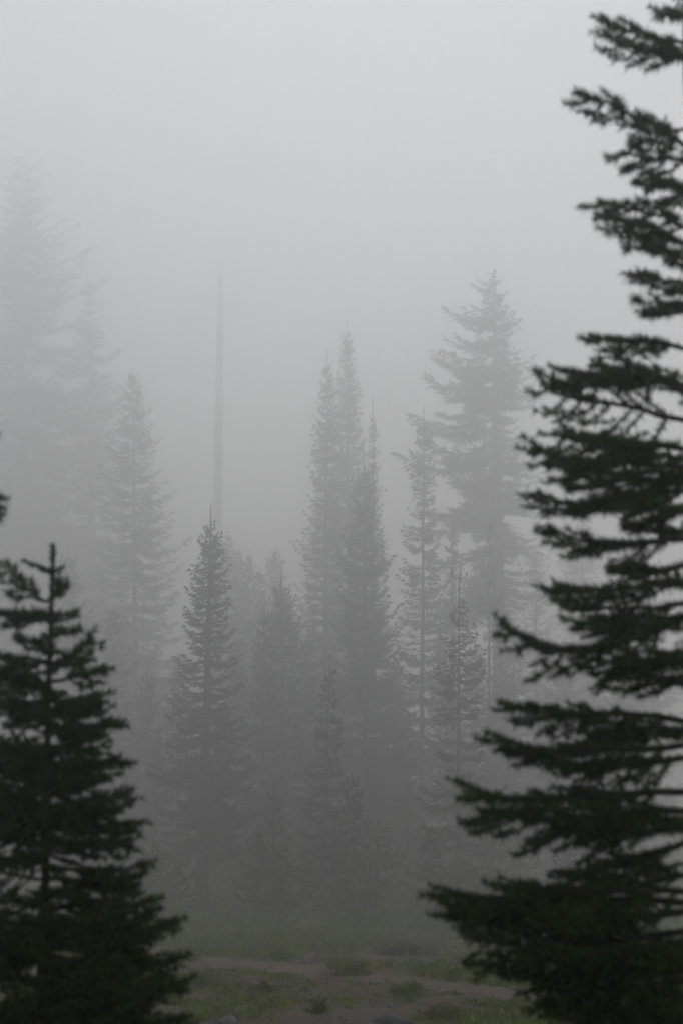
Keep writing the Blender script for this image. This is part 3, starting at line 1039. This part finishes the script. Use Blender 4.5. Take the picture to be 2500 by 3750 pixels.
for k in range(32):
    py = -150 + 3950 * rngf.random() ** 0.75
    Lm = 0.10 + 0.55 * max(0, py) / 3800
    az = rngf.uniform(-math.pi, math.pi)
    Lb = Lm * rngf.uniform(0.6, 1.0)
    if math.cos(az) * Lb < -0.26:
        az = math.copysign(math.pi / 2, az) + rngf.uniform(-0.4, 0.2)
    if py > 2900 and k % 2:
        continue
    fills.append((py, az, Lb, rngf.uniform(-0.1, 0.3)))
near_fir('dark fir close by, filling the right edge with long out-of-focus boughs', 2620, 5.0, 6.0, 61, R_HAND, fills, 0.045)

L_HAND = [
    (45, 2125, 2210, 0, 0.0), (215, 2150, 2190, 10, 0.0), (-20, 2240, 2270, 0, 0.0), (218, 2245, 2290, 0, 0.05), (60, 2235, 2280, 0, -0.1), (230, 2300, 2340, 0, 0.08),
    (-40, 2380, 2420, 20, 0.0), (335, 2345, 2440, 20, 0.0), (120, 2340, 2400, 0, -0.15), (270, 2410, 2450, 10, 0.1), (380, 2432, 2490, 30, 0.0), (-30, 2440, 2490, 40, 0.0), (40, 2480, 2530, 20, -0.1),
    (365, 2540, 2570, 10, 0.05), (350, 2590, 2600, 20, -0.1), (-40, 2560, 2590, 10, 0.0), (60, 2600, 2610, 20, 0.15), (435, 2628, 2680, 30, 0.0), (320, 2690, 2680, 20, -0.1),
    (452, 2770, 2790, 20, 0.0), (380, 2840, 2800, 20, 0.1), (-60, 2720, 2760, 20, 0.0), (60, 2790, 2800, 20, -0.2),
    (465, 2890, 2960, 40, 0.0), (410, 2980, 2960, 30, -0.1), (490, 3010, 3030, 20, 0.1), (470, 3080, 3080, 30, 0.0), (-40, 2930, 2950, 20, -0.1),
    (515, 3160, 3180, 30, 0.0), (480, 3230, 3220, 30, 0.12), (530, 3350, 3360, 30, 0.0), (560, 3290, 3310, 30, -0.1), (500, 3420, 3410, 40, 0.1),
    (580, 3380, 3420, 30, -0.05), (545, 3500, 3500, 30, 0.0), (640, 3370, 3420, 40, 0.0), (600, 3560, 3550, 40, 0.05), (640, 3500, 3540, 30, 0.1), (560, 3650, 3640, 40, -0.1), (520, 3720, 3700, 40, 0.1), (680, 3715, 3740, 30, 0.0),
]
fills = []
for k in range(96):
    py = rngf.uniform(2420, 3850)
    Lm = 0.07 + 0.38 * (py - 2100) / 1600
    az = rngf.uniform(-math.pi, math.pi) if k % 3 == 0 else rngf.normal(-math.pi / 2, 0.9)
    fills.append((py, az, Lm * rngf.uniform(0.6, 0.95), rngf.uniform(-0.05, 0.25)))
ltop = at(178, 1992, 5.4)
near_fir('dark young fir close by at the left, its cross-shaped leader against the fog', 165, 5.4, ltop[2], 62, L_HAND, fills, 0.015,
         spread=0.30, leader_shoots=[(82, 2052, 2098), (236, 2076, 2098), (150, 2080, 2098)])
near_fir('dark fir outside the left edge, only its bough tips showing', -330, 5.0, 4.6, 63,
         [(12, 1825, 1800, 30, 0), (6, 1870, 1880, 20, 0.05), (-60, 1790, 1760, 10, 0.1), (0, 2060, 2020, 20, 0.0), (-40, 2120, 2080, 20, 0.1), (-60, 1560, 1500, 10, 0)], [], 0.04, spread=0.16)

# ------------------------------------------------------------------ fog
hx0, hx1, hy0, hy1, hz0, hz1 = -240, 240, -80, 480, -2.0, 99.0
V = np.array([(x, y, z) for x in (hx0, hx1) for y in (hy0, hy1) for z in (hz0, hz1)])
Q = np.array([(0, 1, 3, 2), (4, 6, 7, 5), (0, 4, 5, 1), (2, 3, 7, 6), (0, 2, 6, 4), (1, 5, 7, 3)])
M_HAZE = bpy.data.materials.new('fog_air')
M_HAZE.use_nodes = True
nt = M_HAZE.node_tree
nt.nodes.clear()
pv = nt.nodes.new('ShaderNodeVolumePrincipled')
pv.inputs['Color'].default_value = (0.983, 0.98, 0.975, 1)
pv.inputs['Density'].default_value = HAZE_DENSITY
pv.inputs['Anisotropy'].default_value = 0.87
mo = nt.nodes.new('ShaderNodeOutputMaterial')
nt.links.new(pv.outputs[0], mo.inputs['Volume'])
hz = mesh_obj('haze', V, Q, M_HAZE)
tag(hz, 'thick grey fog drifting between the trees', 'fog', kind='stuff')
